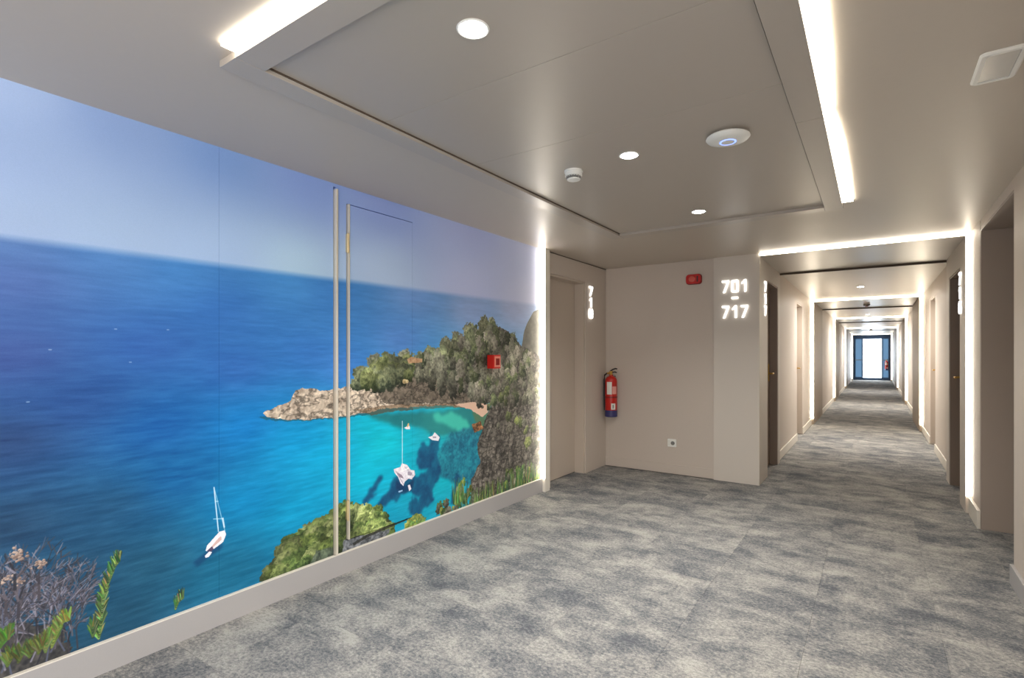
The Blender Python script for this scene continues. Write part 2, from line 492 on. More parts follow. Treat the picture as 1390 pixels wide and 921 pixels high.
    lay(poly([(420,768),(436,745),(456,742),(456,764),(430,778)], jy, jz), two((52,60,56), (110,124,112), n3 * 1.4 - .2), .8)
    lay(poly([(516,736),(534,718),(536,730),(528,738)], jy * .5, jz * .5), (92,112,60))
    lay(poly([(478,738),(500,725),(553,703),(553,706),(500,729),(480,741)], 0, 0), (44,44,40), .8)
    bright = [((52,74,36), (150,170,90)), ((48,76,44), (126,160,86)), ((66,80,38), (176,180,96))]
    grove([(552,722),(552,712),(562,702),(574,702),(582,714),(570,724)], 34, .018, .032, bright, 1.0, .7)
    lay(poly([(545,728),(556,716),(580,718),(580,724),(556,732)], jy * .4, jz * .4), two((60,58,46), (126,110,86), n3), .8)
    grove([(590,706),(592,690),(604,680),(614,690),(620,664),(628,646),(640,664),(652,672),(690,640),(724,630),(736,655),(660,690)], 120, .016, .034, bright + scrub[:2], 1.3, .8)

    def line(p, q, w, colour, a=1.0, taper=1.0, wall=False):
        (y0, z0), (y1, z1) = (p, q) if wall else (W(*p), W(*q))
        a0, a1 = int((min(y0, y1) - w - MY0) / TX) - 1, int((max(y0, y1) + w - MY0) / TX) + 2
        b0, b1 = int((min(z0, z1) - w - MZ0) / TX) - 1, int((max(z0, z1) + w - MZ0) / TX) + 2
        a0, b0, a1, b1 = max(a0, 0), max(b0, 0), min(a1, NW), min(b1, NH)
        if a1 <= a0 or b1 <= b0: return
        sl = (slice(b0, b1), slice(a0, a1))
        dy, dz = y1 - y0, z1 - z0; L2 = dy * dy + dz * dz + 1e-12
        tt = np.clip(((YY[sl] - y0) * dy + (ZZ[sl] - z0) * dz) / L2, 0, 1)
        dd = np.hypot(YY[sl] - y0 - tt * dy, ZZ[sl] - z0 - tt * dz)
        m = (np.clip((w * .5 * (1 - (1 - taper) * tt) - dd) / TX + .7, 0, 1) * a)[..., None]
        img[sl] = img[sl] * (1 - m) + np.array(colour, np.float32) * m
    def spikes(y, z0, z1, lean, spread, n, pal):
        """a leafy stem of narrow pointed leaves"""
        for i in range(n):
            t = i / n
            by, bz = y + lean * t, z0 + (z1 - z0) * t
            s = (1 if i % 2 else -1) * R.uniform(.4, 1.0)
            line((by, bz), (by + s * spread * (1 - .5 * t), bz + R.uniform(.035, .06)), .011, [v * R.uniform(.8, 1.2) for v in R.choice(pal)], .95, .2, True)
    leaf = [(84,124,64), (118,148,84), (62,94,54), (150,166,100), (54,84,58)]
    # tall grasses along the lower right edge
    for x, y in [(626,672),(640,690),(655,682),(664,676),(676,672),(690,664),(702,655),(712,650),(720,642),(728,650)]:
        cy, cz = W(x, y)
        for _ in range(26):
            yy = cy + R.uniform(-.09, .09)
            line((yy, cz - .05), (yy + R.uniform(-.04, .05), cz + R.uniform(.02, .15)), .011, [v * R.uniform(.75, 1.15) for v in R.choice(leaf)], .85, .2, True)
    # boats
    white, shade = (232,228,236), (160,152,170)
    lay(soft(poly([(262,764),(282,748),(304,738),(300,746),(282,758),(268,770)]), 3), (14,62,104), .75)
    lay(poly([(279,748),(281,741),(290,731),(298,722),(305,720),(307,726),(303,736),(294,743),(284,750)]), white)
    lay(poly([(283,747),(294,734),(300,728),(301,733),(292,741),(286,747)]), (206,176,172))
    lay(poly([(281,748),(288,742),(290,746),(284,751)]), (80,70,96))
    lay(poly([(278,755),(284,749),(288,750),(284,756),(279,758)]), white)
    line((290.5, 662), (296.5, 722), .0042, (214,232,246), .9); line((291, 664), (305.5, 722), .003, (180,212,236), .7)
    line((290, 705), (303, 704.5), .004, (190,215,235), .7); line((292.5, 681), (296, 681), .004, (190,215,235), .7)
    line((302.5, 704), (304.5, 716), .006, (216,232,246), .8)
    line((544.7, 572), (544.7, 634), .0048, (214,234,240), .95)
    lay(soft(poly([(536,652),(548,660),(562,650),(560,662),(546,672),(536,664)]), 3), (16,42,82), .6)
    cw = np.stack([226 + (n3 - .5) * 60, 220 + (n3 - .5) * 66, 230 + (n3 - .5) * 56], -1)
    lay(poly([(533,637),(542,634),(544,629),(551,631),(556,638),(562,639),(563,645),(558,651),(553,650),(548,654),(546,660),(542,656),(539,648),(534,642)]), cw)
    line((536, 640), (546, 657), .006, (150,140,160), .6); line((548, 634), (560, 646), .006, (168,160,176), .6); line((543, 640), (553, 636), .008, (244,242,246), .9)
    lay(poly([(537,641),(544,645),(547,650),(541,648)]), (150,132,150)); lay(poly([(552,640),(558,642),(557,646),(552,645)]), shade)
    lay(poly([(552,659),(555,658),(557,664),(554,667)]), white); lay(poly([(539,667),(545,665),(545,667),(540,669)]), (150,190,225))
    lay(poly([(581,594),(587,592),(590,587),(594,591),(597,594),(595,599),(587,598)]), white); lay(poly([(587,593),(592,593),(592,595),(588,595)]), shade)
    lay(poly([(547,581),(551,579),(553,576),(555,580),(555,583),(550,583)]), white); line((552, 579), (553, 576), .012, (214,180,120))
    for x, y in [(68,475),(177,492),(228,448),(38,546),(157,447)]:
        cy, cz = W(x, y); line((cy - .003, cz), (cy + .003, cz), .004, (170,190,215), .55, 1.0, True)
    # dry shrub and spiky plants at the bottom left
    twig = [(96,90,98), (132,130,144), (70,66,72), (42,44,52), (84,90,110), (58,56,64)]
    def branch(y, z, ang, ln, w, depth_):
        y1, z1 = y + math.cos(ang) * ln, z + math.sin(ang) * ln
        line((y, z), (y1, z1), w, R.choice(twig), .9, .7, True)
        if depth_ > 0:
            for _ in range(R.choice((2, 3))):
                branch(y1, z1, ang + R.uniform(-.75, .75), ln * R.uniform(.6, .85), max(w * .72, .0019), depth_ - 1)
    lay(poly([(-160,960),(-120,850),(-40,830),(0,842),(30,846),(60,842),(84,862),(96,890),(60,910),(0,960)], jy, jz), two((30,30,32), (104,94,88), n3 * .9 + n2 * .5 - .2), .9)
    for i in range(84):
        y = R.uniform(.05, .72)
        branch(y, .12 + R.uniform(0, .1), PI / 2 + R.uniform(-.5, .5), R.uniform(.06, .11) * (1.15 if y < .62 else .8), .0048, 4)
    for x, y in [(25,757),(53,767),(8,787),(25,790),(20,752)]:
        cy, cz = W(x, y)
        for _ in range(17):
            stamp(cy + R.gauss(0, .010), cz + R.gauss(0, .008), R.uniform(.003, .006), (112,94,88), (200,180,164), 1.0, .3)
        branch(cy, cz - .13, PI / 2, .06, .009, 1)
    def sprig(pts, spread, n, pal):
        P = [W(*p) for p in pts]
        n = int(n * 1.7)
        for i in range(n):
            t = i / n * (len(P) - 1); k = min(int(t), len(P) - 2); f = t - k
            by, bz = P[k][0] * (1 - f) + P[k + 1][0] * f, P[k][1] * (1 - f) + P[k + 1][1] * f
            s = R.choice((-1, 1)) * R.uniform(.2, 1.0); k2 = 1 - .55 * i / n
            line((by, bz), (by + s * spread * .8 * k2, bz + R.uniform(.025, .055)), .0065, [v * R.uniform(.75, 1.2) for v in R.choice(pal)], .95, .25, True)
    dk = [(34,60,44), (50,80,50), (70,98,54), (96,120,72)]
    sprig([(134,868),(138,842),(140,815),(147,790),(157,768),(162,762)], .036, 150, dk + [(150,168,96)])
    sprig([(126,866),(126,850)], .03, 30, dk); sprig([(238,828),(242,818),(249,812)], .018, 34, dk + [(190,196,110)])
    sprig([(70,880),(76,860),(86,845),(94,842)], .04, 90, [(104,120,56),(134,146,74),(76,92,46)])
    sprig([(62,886),(64,868)], .03, 40, [(112,130,76),(84,104,58)]); sprig([(0,880),(4,870),(12,868)], .05, 70, [(84,118,54),(62,92,44)])
    for x, y in [(10,905),(25,900),(40,893),(52,888),(-30,915),(-70,925)]:
        sprig([(x, y), (x + 6, y - 12)], .035, 40, [(84,98,50), (104,114,62), (60,74,40)])
    img += ((rng.random((NH, NW), dtype=np.float32) - .5) * 5)[..., None]
    return np.clip(img / 255.0, 0, 1)

def mural_material():
    px = paint_mural()
    GAIN = 1.05
    px = np.clip(px * GAIN, 0, 1)
    im = bpy.data.images.new('seascape_print', NW, NH, alpha=False)
    rgba = np.ones((NH, NW, 4), np.float32); rgba[..., :3] = px
    im.pixels.foreach_set(rgba.ravel()); im.update(); im.pack()
    m, nt, b = new_mat('seascape_wall_print')
    N, L = nt.nodes.new, nt.links.new
    geo, sep, comb, tex = N('ShaderNodeNewGeometry'), N('ShaderNodeSeparateXYZ'), N('ShaderNodeCombineXYZ'), N('ShaderNodeTexImage')
    L(geo.outputs['Position'], sep.inputs[0])
    for src, dst, a, bb in (('Y', 0, MY0, MY0 + NW * TX), ('Z', 1, MZ0, MZ0 + NH * TX)):
        mr = N('ShaderNodeMapRange'); mr.clamp = False
        mr.inputs['From Min'].default_value, mr.inputs['From Max'].default_value = a, bb
        L(sep.outputs[src], mr.inputs['Value']); L(mr.outputs[0], comb.inputs[dst])
    tex.image = im; tex.extension = 'EXTEND'
    L(comb.outputs[0], tex.inputs['Vector']); L(tex.outputs['Color'], b.inputs['Base Color'])
    b.inputs['Roughness'].default_value = 0.5
    b.inputs['Specular IOR Level'].default_value = 0.3
    return m
M['mural'] = mural_material()

# ------------------------------------------------------------------ floor and its carpet tiles
floor = MB()
floor.box(XM - .3, XR + .1, 0.0, 6.0, -.08, -.008)
floor.box(-1.3, XR + .4, 6.0, 31.8, -.08, -.008)
floor.box(XR + .1, 1.5, 3.9, 5.2, -.08, -.008)
floor.box(XM - .1, XR + .1, YREAR - .1, 0.0, -.08, 0.0)
floor_o = struct(floor.build('floor', M['carpet'], origin=(0, 0, 0)))
TS, G = 0.5, 0.0005
tile_mesh = {}
def tile(x0, x1, y0, y1):
    w, h = round(x1 - x0, 4), round(y1 - y0, 4)
    if w < .01 or h < .01: return
    if (w, h) not in tile_mesh:
        bm = bmesh.new()
        bmesh.ops.create_cube(bm, size=1.0)
        for v in bm.verts: v.co = Vector((v.co.x * (w - G), v.co.y * (h - G), v.co.z * .008))
        top = [e for e in bm.edges if all(v.co.z > 0 for v in e.verts)]
        bmesh.ops.bevel(bm, geom=top, offset=.0008, segments=1, affect='EDGES')
        me = bpy.data.meshes.new('carpet_tile'); bm.to_mesh(me); bm.free()
        me.materials.append(M['carpet']); tile_mesh[(w, h)] = me
    o = bpy.data.objects.new('carpet_tile', tile_mesh[(w, h)])
    col.objects.link(o); o.parent = floor_o
    o.location = ((x0 + x1) / 2, (y0 + y1) / 2, -.004)
def tile_region(x0, x1, y0, y1, ox, oy):
    nx0, nx1 = math.floor((x0 - ox) / TS), math.ceil((x1 - ox) / TS)
    ny0, ny1 = math.floor((y0 - oy) / TS), math.ceil((y1 - oy) / TS)
    for j in range(ny0, ny1):
        for i in range(nx0, nx1):
            tile(max(x0, ox + i * TS), min(x1, ox + (i + 1) * TS), max(y0, oy + j * TS), min(y1, oy + (j + 1) * TS))
tile_region(XM, XR, 0.0, 5.545, -.25, .05)
tile_region(-.93, .62, 5.545, 19.0, -.25, .05)
tile_region(XR, 1.3, 3.985, 5.09, -.25, .05)
tile_region(XM - .12, XM, 4.32, 5.066, -.25, .05)
tile_region(-1.048, -.93, 6.02, 6.74, -.25, .05)
tile_region(.62, .736, 5.89, 6.67, -.25, .05)
far = MB()
y = 19.0
while y < 31.55:
    for i in range(4): far.box(-.95 + i * .4, -.95 + (i + 1) * .4 - G, y, y + TS - G, -.008, 0)
    y += TS
fo = far.build('carpet_tile', M['carpet'], floor_o); fo['kind'] = 'stuff'

# ------------------------------------------------------------------ walls of the landing
wl = MB()
wl.box(XM - .12, XM - .02, YREAR, 1.875, 0, C)                       # backing of the printed wall
wl.box(XM - .16, XM - .10, 1.875, 2.56, 0, C)
wl.box(XM - .12, XM - .02, 2.56, 4.2, 0, C)
wl.box(XM - .25, XM, 4.2, 4.32, 0, C)                                 # wall with door 718
wl.box(XM - .25, XM, 5.066, YB + .12, 0, C)
wl.box(XM - .25, XM, 4.32, 5.066, 2.06, C)
wl_o = struct(wl.build('wall_left', M['wall']))
MB().box(XM + .0002, XM + .003, 4.237, YB - .001, C - .009, C - .0005).build('gap_shade_strip', M['dark'], wl_o)  # dark strip coloured as the shade line under the ceiling

post = MB().box(XM - .02, XM + .045, 4.152, 4.236, 0, C, .002)
struct(post.build('trim_1', M['base_light']))

wb = MB().box(XM, -1.350, YB, YB + .12, 0, C)
struct(wb.build('wall_back', M['wall']))

wr = MB()
wr.box(XR, XR + .12, YREAR, 3.985, 0, C)
wr.box(XR, XR + .12, 3.985, 5.09, 2.20, C)
wr.box(XR, XR + .9, 5.12, 5.545, 0, C)
wr.box(1.3, 1.42, 3.985, 5.09, 0, C)
wr.box(XR + .12, 1.42, 3.865, 3.985, 0, C)
wr.box(XR + .12, 1.3, 3.985, 5.09, 2.20, C)
wr_o = struct(wr.build('wall_right', M['wall']))
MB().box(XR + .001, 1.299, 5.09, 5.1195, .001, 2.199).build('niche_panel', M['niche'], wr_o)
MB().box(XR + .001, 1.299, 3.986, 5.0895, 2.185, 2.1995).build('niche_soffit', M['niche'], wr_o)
struct(MB().box(XM - .12, XR + .12, YREAR - .1, YREAR, 0, C).build('wall_rear', M['wall']))

# printed seascape: sheets of wallpaper on the wall, a jib door cut into it
mural = thing('wall_mural', 'wall-sized printed seascape with a turquoise cove, boats and pine headland', 'mural', (XM, 1.8, .12))
for a, b in ((MY0, 1.2385), (1.2395, 1.875), (2.56, 3.35), (3.3505, 4.152)):
    MB().box(XM - .02, XM, a, b, .06, C).build('print_sheet', M['mural'], mural)

d2 = struct(thing('door_2', '', '', (XM, 2.2, 0), structure=True))
cas = MB()
cas.box(XM - .10, XM + .004, 1.897, 1.962, .125, 2.245)
cas.box(XM - .10, XM + .004, 2.496, 2.56, .125, 2.245)
cas.box(XM - .10, XM + .004, 1.962, 2.496, 2.168, 2.245)
cas.box(XM - .10, XM - .002, 1.875, 2.56, 2.2455, C)
cas.box(XM - .10, XM + .002, 1.962, 2.496, .10, .184)
cas.build('door_casing', M['mural'], d2)
lf = MB().box(XM - .06, XM + .010, 1.979, 2.490, .190, 2.162, .002).build('door_leaf', M['mural'], d2)
MB().box(XM - .06, XM + .018, 1.970, 1.9785, .190, 2.165, .002).build('steel_edge', M['steel_light'], d2)
MB().box(XM - .09, XM + .020, 1.881, 1.8955, .126, 2.232, .003).build('steel_profile', M['steel_light'], d2)
for z0, z1 in ((1.875, 1.99), (.305, .425)):
    h = MB()
    h.tube([(XM + .018, 1.9635, z0), (XM + .018, 1.9635, z1)], .0075, 12)
    h.box(XM + .004, XM + .0165, 1.958, 1.969, z0 + .006, z1 - .006)
    h.build('hinge', M['pale_brass'], d2, smooth=True)
lk = MB()
lk.lathe([(0, .0), (.016, 0), (.016, .006), (.009, .008), (.009, .018), (.013, .021), (.013, .028), (.009, .031), (0, .031)], (XM + .010, 2.415, 1.102), 'x', 24)
lk.build('door_knob', M['pale_brass'], lf, smooth=True)

# door 718 in its recess
d1 = struct(thing('door_1', '', '', (XM, 4.7, 0), structure=True))
MB().box(XM - .18, XM - .125, 4.325, 5.061, .004, 2.055).build('door_leaf', M['door'], d1)
jb = MB()
jb.box(XM - .124, XM - .012, 5.046, 5.0655, 0, 2.0595)
jb.box(XM - .124, XM - .012, 4.3205, 4.34, 0, 2.0595)
jb.box(XM - .124, XM - .012, 4.34, 5.046, 2.04, 2.0595)
jb.build('door_frame', M['door'], d1)
hd = MB(); hd.tube([(XM - .124, 4.365, 1.03), (XM - .095, 4.365, 1.03), (XM - .09, 4.372, 1.03), (XM - .09, 4.44, 1.03)], .009)
hd.box(XM - .125, XM - .119, 4.348, 4.382, .93, 1.15)
hd.build('door_handle', M['brass'], d1, smooth=True)

# baseboards
def baseboard(name, x0, x1, y0, y1, h, side):
    """side: the face that looks into the room"""
    o = struct(MB().box(x0, x1, y0, y1, 0, h).build(name, M['base']))
    return o
bl = struct(MB().box(XM, XM + .016, YREAR, 4.152, 0, .120).build('baseboard_left', M['base']))
MB().box(XM, XM + .017, YREAR, 4.152, .1202, .1255).build('top_edge', M['base_light'], bl)
struct(MB().box(XM + .0005, -1.345, YB - .010, YB, 0, .10, .002).build('baseboard_back', M['wall']))
br = struct(MB().box(XR - .018, XR, YREAR, 3.985, 0, .108, .002).build('baseboard_right', M['base']))
struct(MB().box(XR - .020, XR, 5.09, 5.50, 0, .135, .002).build('trim_2', M['base_light']))

# ------------------------------------------------------------------ ceiling and its framed panel field
ce = MB().box(XM - .25, 1.42, YREAR - .1, 5.72, C, C + .1)
ce.box(-1.345, 1.42, 5.72, 31.8, C, C + .1)
ceil_o = struct(ce.build('ceiling', M['ceiling'], origin=(0, 0, C)))
RX0, RX1, RY0, RY1, RI = -1.80, -.168, .876, 4.075, .100
DROP = .024
for b in ((RX0, RX0 + RI, RY0 + .0, RY1), (RX1 - RI, RX1, RY0, 2.452), (RX1 - RI, RX1, 2.4545, RY1), (RX0 + RI + .0015, RX1 - RI - .0015, RY0, RY0 + RI), (RX0 + RI + .0015, RX1 - RI - .0015, RY1 - RI, RY1)):
    MB().box(b[0], b[1], b[2], b[3], C - DROP, C, .0015).build('frame_beam', M['soffit'], ceil_o)
edges = [RY0 + RI + .005, 1.50, 2.107, RY1 - RI - .001]
for a, b in zip(edges, edges[1:]):
    MB().box(RX0 + RI + .006, RX1 - RI - .006, a + .0011, b - .0011, C - .005, C, .0006).build('ceiling_panel', M['soffit'], ceil_o)

MB().box(RX0 + RI + .0005, RX0 + RI + .0055, RY0 + RI + .001, RY1 - RI - .001, C - .010, C).build('gap_shade_strip', M['dark'], ceil_o)  # these dark strips paint in the shade of the gaps round the panels
MB().box(RX1 - RI - .0055, RX1 - RI - .0005, RY0 + RI + .001, RY1 - RI - .001, C - .004, C).build('gap_shade_strip', M['dark'], ceil_o)
MB().box(RX0 + RI + .006, RX1 - RI - .006, RY0 + RI + .0005, RY0 + RI + .005, C - .004, C).build('gap_shade_strip', M['dark'], ceil_o)
def led(label, parts, loc, group=None, mat='led'):
    t = thing('led_light_strip', label, 'light strip', loc, group)
    for mb in parts: mb.build('diffuser', M[mat], t)
    return t
led('glowing LED strip along the near edge of the dropped ceiling frame, top left',
    [MB().box(-1.69, RX1 - .05, RY0 - .05, RY0 - .001, C - .012, C - .0005)], (-1.2, RY0, C))
led('long glowing LED strip along the right edge of the dropped ceiling frame, in two lengths',
    [MB().prism([(RX1 + .001, .88), (RX1 + .060, .88), (RX1 + .058, 1.6), (RX1 + .052, 2.0), (RX1 + .042, 2.25), (RX1 + .034, 2.44), (RX1 + .001, 2.44)], 'z', C - .012, C - .0005),
     MB().prism([(RX1 + .001, 2.465), (RX1 + .032, 2.465), (RX1 + .042, 2.62), (RX1 + .052, 2.85), (RX1 + .058, 3.3), (RX1 + .058, 3.955), (RX1 + .001, 3.955)], 'z', C - .012, C - .0005)], (RX1, 2.4, C))
led('upright glowing LED strip where the seascape mural meets the wall beside door 718',
    [MB().box(XM + .001, XM + .043, 4.138, 4.1515, .128, C - .003)], (XM, 4.14, .128))

# ------------------------------------------------------------------ corridor: portals, walls, doors
SOF = 2.238
portals = [(5.545, 6.90, -.918, .606), (10.95, 12.9, -.905, .618), (16.7, 18.5, -.872, .652), (23.1, 24.9, -.86, .668), (30.3, 31.6, -.868, .657)]
WO = .042
for n, (y0, y1, xl, xr) in enumerate(portals):
    m = MB()
    outl = -1.345 if n == 0 else xl - .25
    outr = xr + .9 if n == 0 else xr + .25
    if n == 0:
        m.box(outl, xl - .13, y0, y1, 0, C)
        for a, b in ((y0, 6.02), (6.74, y1)): m.box(xl - .13, xl, a, b, 0, C)
        m.box(xl - .13, xl, 6.02, 6.74, 2.06, C)
        m.box(xr + .13, outr, y0, y1, 0, C)
        for a, b in ((y0, 5.89), (6.67, y1)): m.box(xr, xr + .13, a, b, 0, C)
        m.box(xr, xr + .13, 5.89, 6.67, 2.03, C)
    else:
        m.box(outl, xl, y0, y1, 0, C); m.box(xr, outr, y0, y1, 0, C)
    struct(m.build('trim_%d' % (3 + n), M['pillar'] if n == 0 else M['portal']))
    sf = MB().box(xl, xr, y0, y1 - .02, SOF, C)
    so = struct(sf.build('trim_%d' % (10 + n), M['soffit']))
    if n < 4: MB().box(xl, xr, y1 - .019, y1, SOF - .020, C).build('dark_lip', M['dark'], so)  # dark brown lip along the far edge of the soffit
    parts = [MB().box(xl + .004, xr - .004, y0 - .010, y0 - .0005, SOF + .002, C - .001)]
    right = MB().box(xr + .001, xr + (.022 if n == 0 else .04), y0 - .012, y0 - .0005, .14 if n == 0 else .112, C - .002)
    parts.append(right)
    if n: parts.append(MB().box(xl - .04, xl - .001, y0 - .012, y0 - .0005, .112, C - .002))
    led(['glowing LED strip outlining the top and right of the nearest corridor portal',
         'LED strip outlining the second corridor portal with light on three sides',
         'LED strip outlining the third corridor portal from the camera',
         'LED strip outlining the fourth portal, next to last before the window',
         'LED strip outlining the last small portal in front of the bright end window'][n], parts, (0, y0, C), 'corridor portal lights', 'led_corridor' if 0 < n < 3 else 'led')
    # walls up to the next portal
    if n < 4:
        ya, yb = y1, portals[n + 1][0]
        xl2, xr2 = portals[n + 1][2] - WO, portals[n + 1][3] + WO
        a_l, b_l = MB(), MB()
        if n == 0:
            for (p, q) in ((ya, 8.80), (9.55, yb)):
                a_l.box(xl2 - .2, xl2, p, q, 0, C); b_l.box(xr2, xr2 + .2, p, q, 0, C)
            a_l.box(xl2 - .2, xl2, 8.80, 9.55, 2.06, C); b_l.box(xr2, xr2 + .2, 8.80, 9.55, 2.06, C)
        else:
            a_l.box(xl2 - .1, xl2, ya, yb, 0, C); b_l.box(xr2, xr2 + .1, ya, yb, 0, C)
        struct(a_l.build('wall_corridor_left', M['wall'])); struct(b_l.build('wall_corridor_right', M['wall']))
        segs = ((ya, 8.80), (9.55, yb)) if n == 0 else ((ya, yb),)
        q, r = MB(), MB()
        for p_, q_ in segs:
            q.box(xl2, xl2 + .012, p_ + .001, q_ - .014, 0, .105); r.box(xr2 - .012, xr2, p_ + .001, q_ - .014, 0, .105)
        struct(q.build('baseboard_left', M['base_light'])); struct(r.build('baseboard_right', M['base_light']))

def side_door(n, x, sgn, ya, yb, depth, top, mat, handle=True):
    """door in a corridor recess; sgn points out of the corridor"""
    d = struct(thing('door_%d' % n, '', '', (x, (ya + yb) / 2, 0), structure=True))
    xs = sorted((x + sgn * (depth - .045), x + sgn * (depth - .002)))
    MB().box(xs[0], xs[1], ya + .004, yb - .004, .004, top - .004).build('door_leaf', mat, d)
    xs = sorted((x + sgn * .006, x + sgn * (depth - .046)))
    f = MB()
    f.box(xs[0], xs[1], yb - .016, yb - .0005, 0, top - .0005); f.box(xs[0], xs[1], ya + .0005, ya + .016, 0, top - .0005)
    f.box(xs[0], xs[1], ya + .016, yb - .016, top - .016, top - .0005)
    f.build('door_frame', mat, d)
    if handle:
        hx = x + sgn * (depth - .045)
        h = MB(); yh = yb - .09
        a, b = sorted((hx, hx - sgn * .006))
        h.box(a, b, yh - .022, yh + .022, .97, 1.17)
        h.tube([(hx, yh, 1.06), (hx - sgn * .05, yh, 1.06), (hx - sgn * .054, yh - .01, 1.06), (hx - sgn * .054, yh - .11, 1.06)], .009)
        h.build('door_handle', M['brass'], d, smooth=True)
side_door(3, -.918, -1, 6.02, 6.74, .13, 2.06, M['jamb'])
side_door(4, .606, 1, 5.89, 6.67, .13, 2.03, M['jamb'])
side_door(5, portals[1][2] - WO, -1, 8.80, 9.55, .12, 2.06, M['door'])
side_door(6, portals[1][3] + WO, 1, 8.80, 9.55, .12, 2.06, M['door'])

# end of the corridor: glazed door full of daylight
we = MB()
ye = 31.6
we.box(-1.2, -.82, ye, ye + .1, 0, C); we.box(.62, 1.0, ye, ye + .1, 0, C)
we.box(-.82, .62, ye, ye + .1, 2.13, C); we.box(-.82, .62, ye, ye + .1, 0, .05)
struct(we.build('wall_end', M['blue_frame']))
w1 = struct(thing('window_1', '', '', (-.1, ye, .05), structure=True))
fr = MB()
for a, b in ((-.82, -.77), (-.52, -.46), (.30, .36), (.57, .62)): fr.box(a, b, ye - .02, ye + .06, .05, 2.13)
fr.box(-.77, -.52, ye - .02, ye + .06, 2.05, 2.13); fr.box(-.46, .30, ye - .02, ye + .06, 2.05, 2.13); fr.box(.36, .57, ye - .02, ye + .06, 2.05, 2.13)
fr.box(-.77, -.52, ye - .02, ye + .06, .05, .14); fr.box(-.46, .30, ye - .02, ye + .06, .05, .12); fr.box(.36, .57, ye - .02, ye + .06, .05, .14)
fr.build('window_frame', M['blue_frame'], w1)
MB().box(-.46, .30, ye + .01, ye + .03, .12, 2.05).build('window_pane', M['daylight_pane'], w1)
MB().box(-.77, -.52, ye + .01, ye + .03, .14, 2.05).build('window_pane', M['blue_glow_pane'], w1)
MB().box(.36, .57, ye + .01, ye + .03, .14, 2.05).build('window_pane', M['blue_glow_pane'], w1)
for a, b in ((-.80, -.50), (.34, .60)):
    MB().tube([(a, ye - .06, 1.0), (b, ye - .06, 1.0)], .018).box(a, a + .03, ye - .06, ye - .02, .985, 1.015).box(b - .03, b, ye - .06, ye - .02, .985, 1.015).build('push_bar', M['grey'], w1, smooth=True)

# ------------------------------------------------------------------ lamps and devices on the ceiling
def downlight(x, y, z, label, group, first=[None]):
    if first[0] is None:
        t = thing('downlight', label, 'downlight', (x, y, z), group)
        rg = MB()
        rg.lathe([(.047, 0), (.050, -.003), (.046, -.006), (.040, -.004), (.040, 0)], (x, y, z), 'z', 40)
        rg.build('trim_ring', M['white'], t, smooth=True)
        MB().lathe([(.0399, -.0005), (.0399, -.0045), (.030, -.0055), (0, -.006)], (x, y, z), 'z', 40).build('diffuser', M['led_cool'], t)
        first[0] = t
    else:
        t = dup(first[0], (x, y, z), label, group)
    return t
def lamp(x, y, z, power, spread=2.4):
    d = bpy.data.lights.new('downlight_lamp', 'AREA'); d.shape = 'DISK'; d.size = .08; d.energy = power
    d.color = (1.0, .975, .93); d.spread = spread
    o = bpy.data.objects.new('downlight_lamp', d); col.objects.link(o); o.location = (x, y, z - .012)
ZP = C - .005
for x, y, lb in ((-.989, 1.219, 'round glowing downlight in the framed ceiling, nearest and largest in view'),
                 (-.988, 2.43, 'middle round downlight of three in the framed ceiling, right of the smoke detector'),
                 (-.986, 3.66, 'round glowing downlight near the far edge of the ceiling frame')):
    downlight(x, y, ZP, lb, 'downlights in the framed ceiling'); lamp(x, y, ZP, DOWN_POWER * 1.5)
for x, y, lb in ((-.163, 9.1, 'corridor downlight in the ceiling before the second portal'),
                 (-.130, 15.5, 'small corridor downlight before the third portal'),
                 (-.110, 21.6, 'tiny farthest corridor downlight before the fourth portal')):
    downlight(x, y, C, lb, 'corridor downlights'); lamp(x, y, C, DOWN_POWER * 4.5, 2.9)

ap = thing('wifi_access_point', 'white disc access point with a blue light ring on the ceiling', 'access point', (-.535, 2.455, ZP))
MB().lathe([(.062, 0), (.070, -.006), (.090, -.012), (.092, -.017), (.086, -.024), (.060, -.032), (.036, -.0345), (.0355, -.0345)], (-.535, 2.455, ZP), 'z', 56).build('shell', M['white'], ap, smooth=True)
MB().lathe([(.035, -.0340), (.035, -.0355), (.029, -.0368), (.028, -.0350), (.028, -.0340)], (-.535, 2.455, ZP), 'z', 56).build('light_ring', M['blue_led'], ap, smooth=True)
MB().lathe([(.0279, -.034), (.0279, -.0358), (0, -.0368)], (-.535, 2.455, ZP), 'z', 40).build('cap', M['white'], ap, smooth=True)

def smoke(x, y, z, label):
    t = thing('smoke_detector', label, 'smoke detector', (x, y, z))
    MB().lathe([(.050, 0), (.050, -.009), (.047, -.011), (0, -.011)], (x, y, z), 'z', 40).build('mounting_base', M['white'], t, smooth=True)
    MB().lathe([(.045, -.011), (.046, -.028), (.041, -.031), (0, -.031)], (x, y, z), 'z', 40).build('body', M['white'], t, smooth=True)
    v = MB()
    for k in range(16):
        a = 2 * PI * k / 16
        v.tube([(x + .037 * math.cos(a), y + .037 * math.sin(a), z - .030), (x + .034 * math.cos(a), y + .034 * math.sin(a), z - .044)], .0035, 6)
    v.lathe([(.026, -.0312), (.026, -.043), (0, -.043)], (x, y, z), 'z', 24)
    v.build('vent_cage', M['grey'], t)
    MB().lathe([(.036, -.044), (.034, -.049), (.02, -.051), (0, -.051)], (x, y, z), 'z', 40).build('cap', M['white'], t, smooth=True)
    return t
s0 = smoke(-1.318, 2.475, ZP, 'white smoke detector with vent slots on the framed ceiling')
dk = thing('ceiling_siren', 'small dark round sounder under the second portal soffit', 'siren', (-.119, 12.0, SOF))
MB().lathe([(.055, 0), (.055, -.02), (.048, -.034), (0, -.036)], (-.119, 12.0, SOF), 'z', 32).build('body', M['grey'], dk, smooth=True)
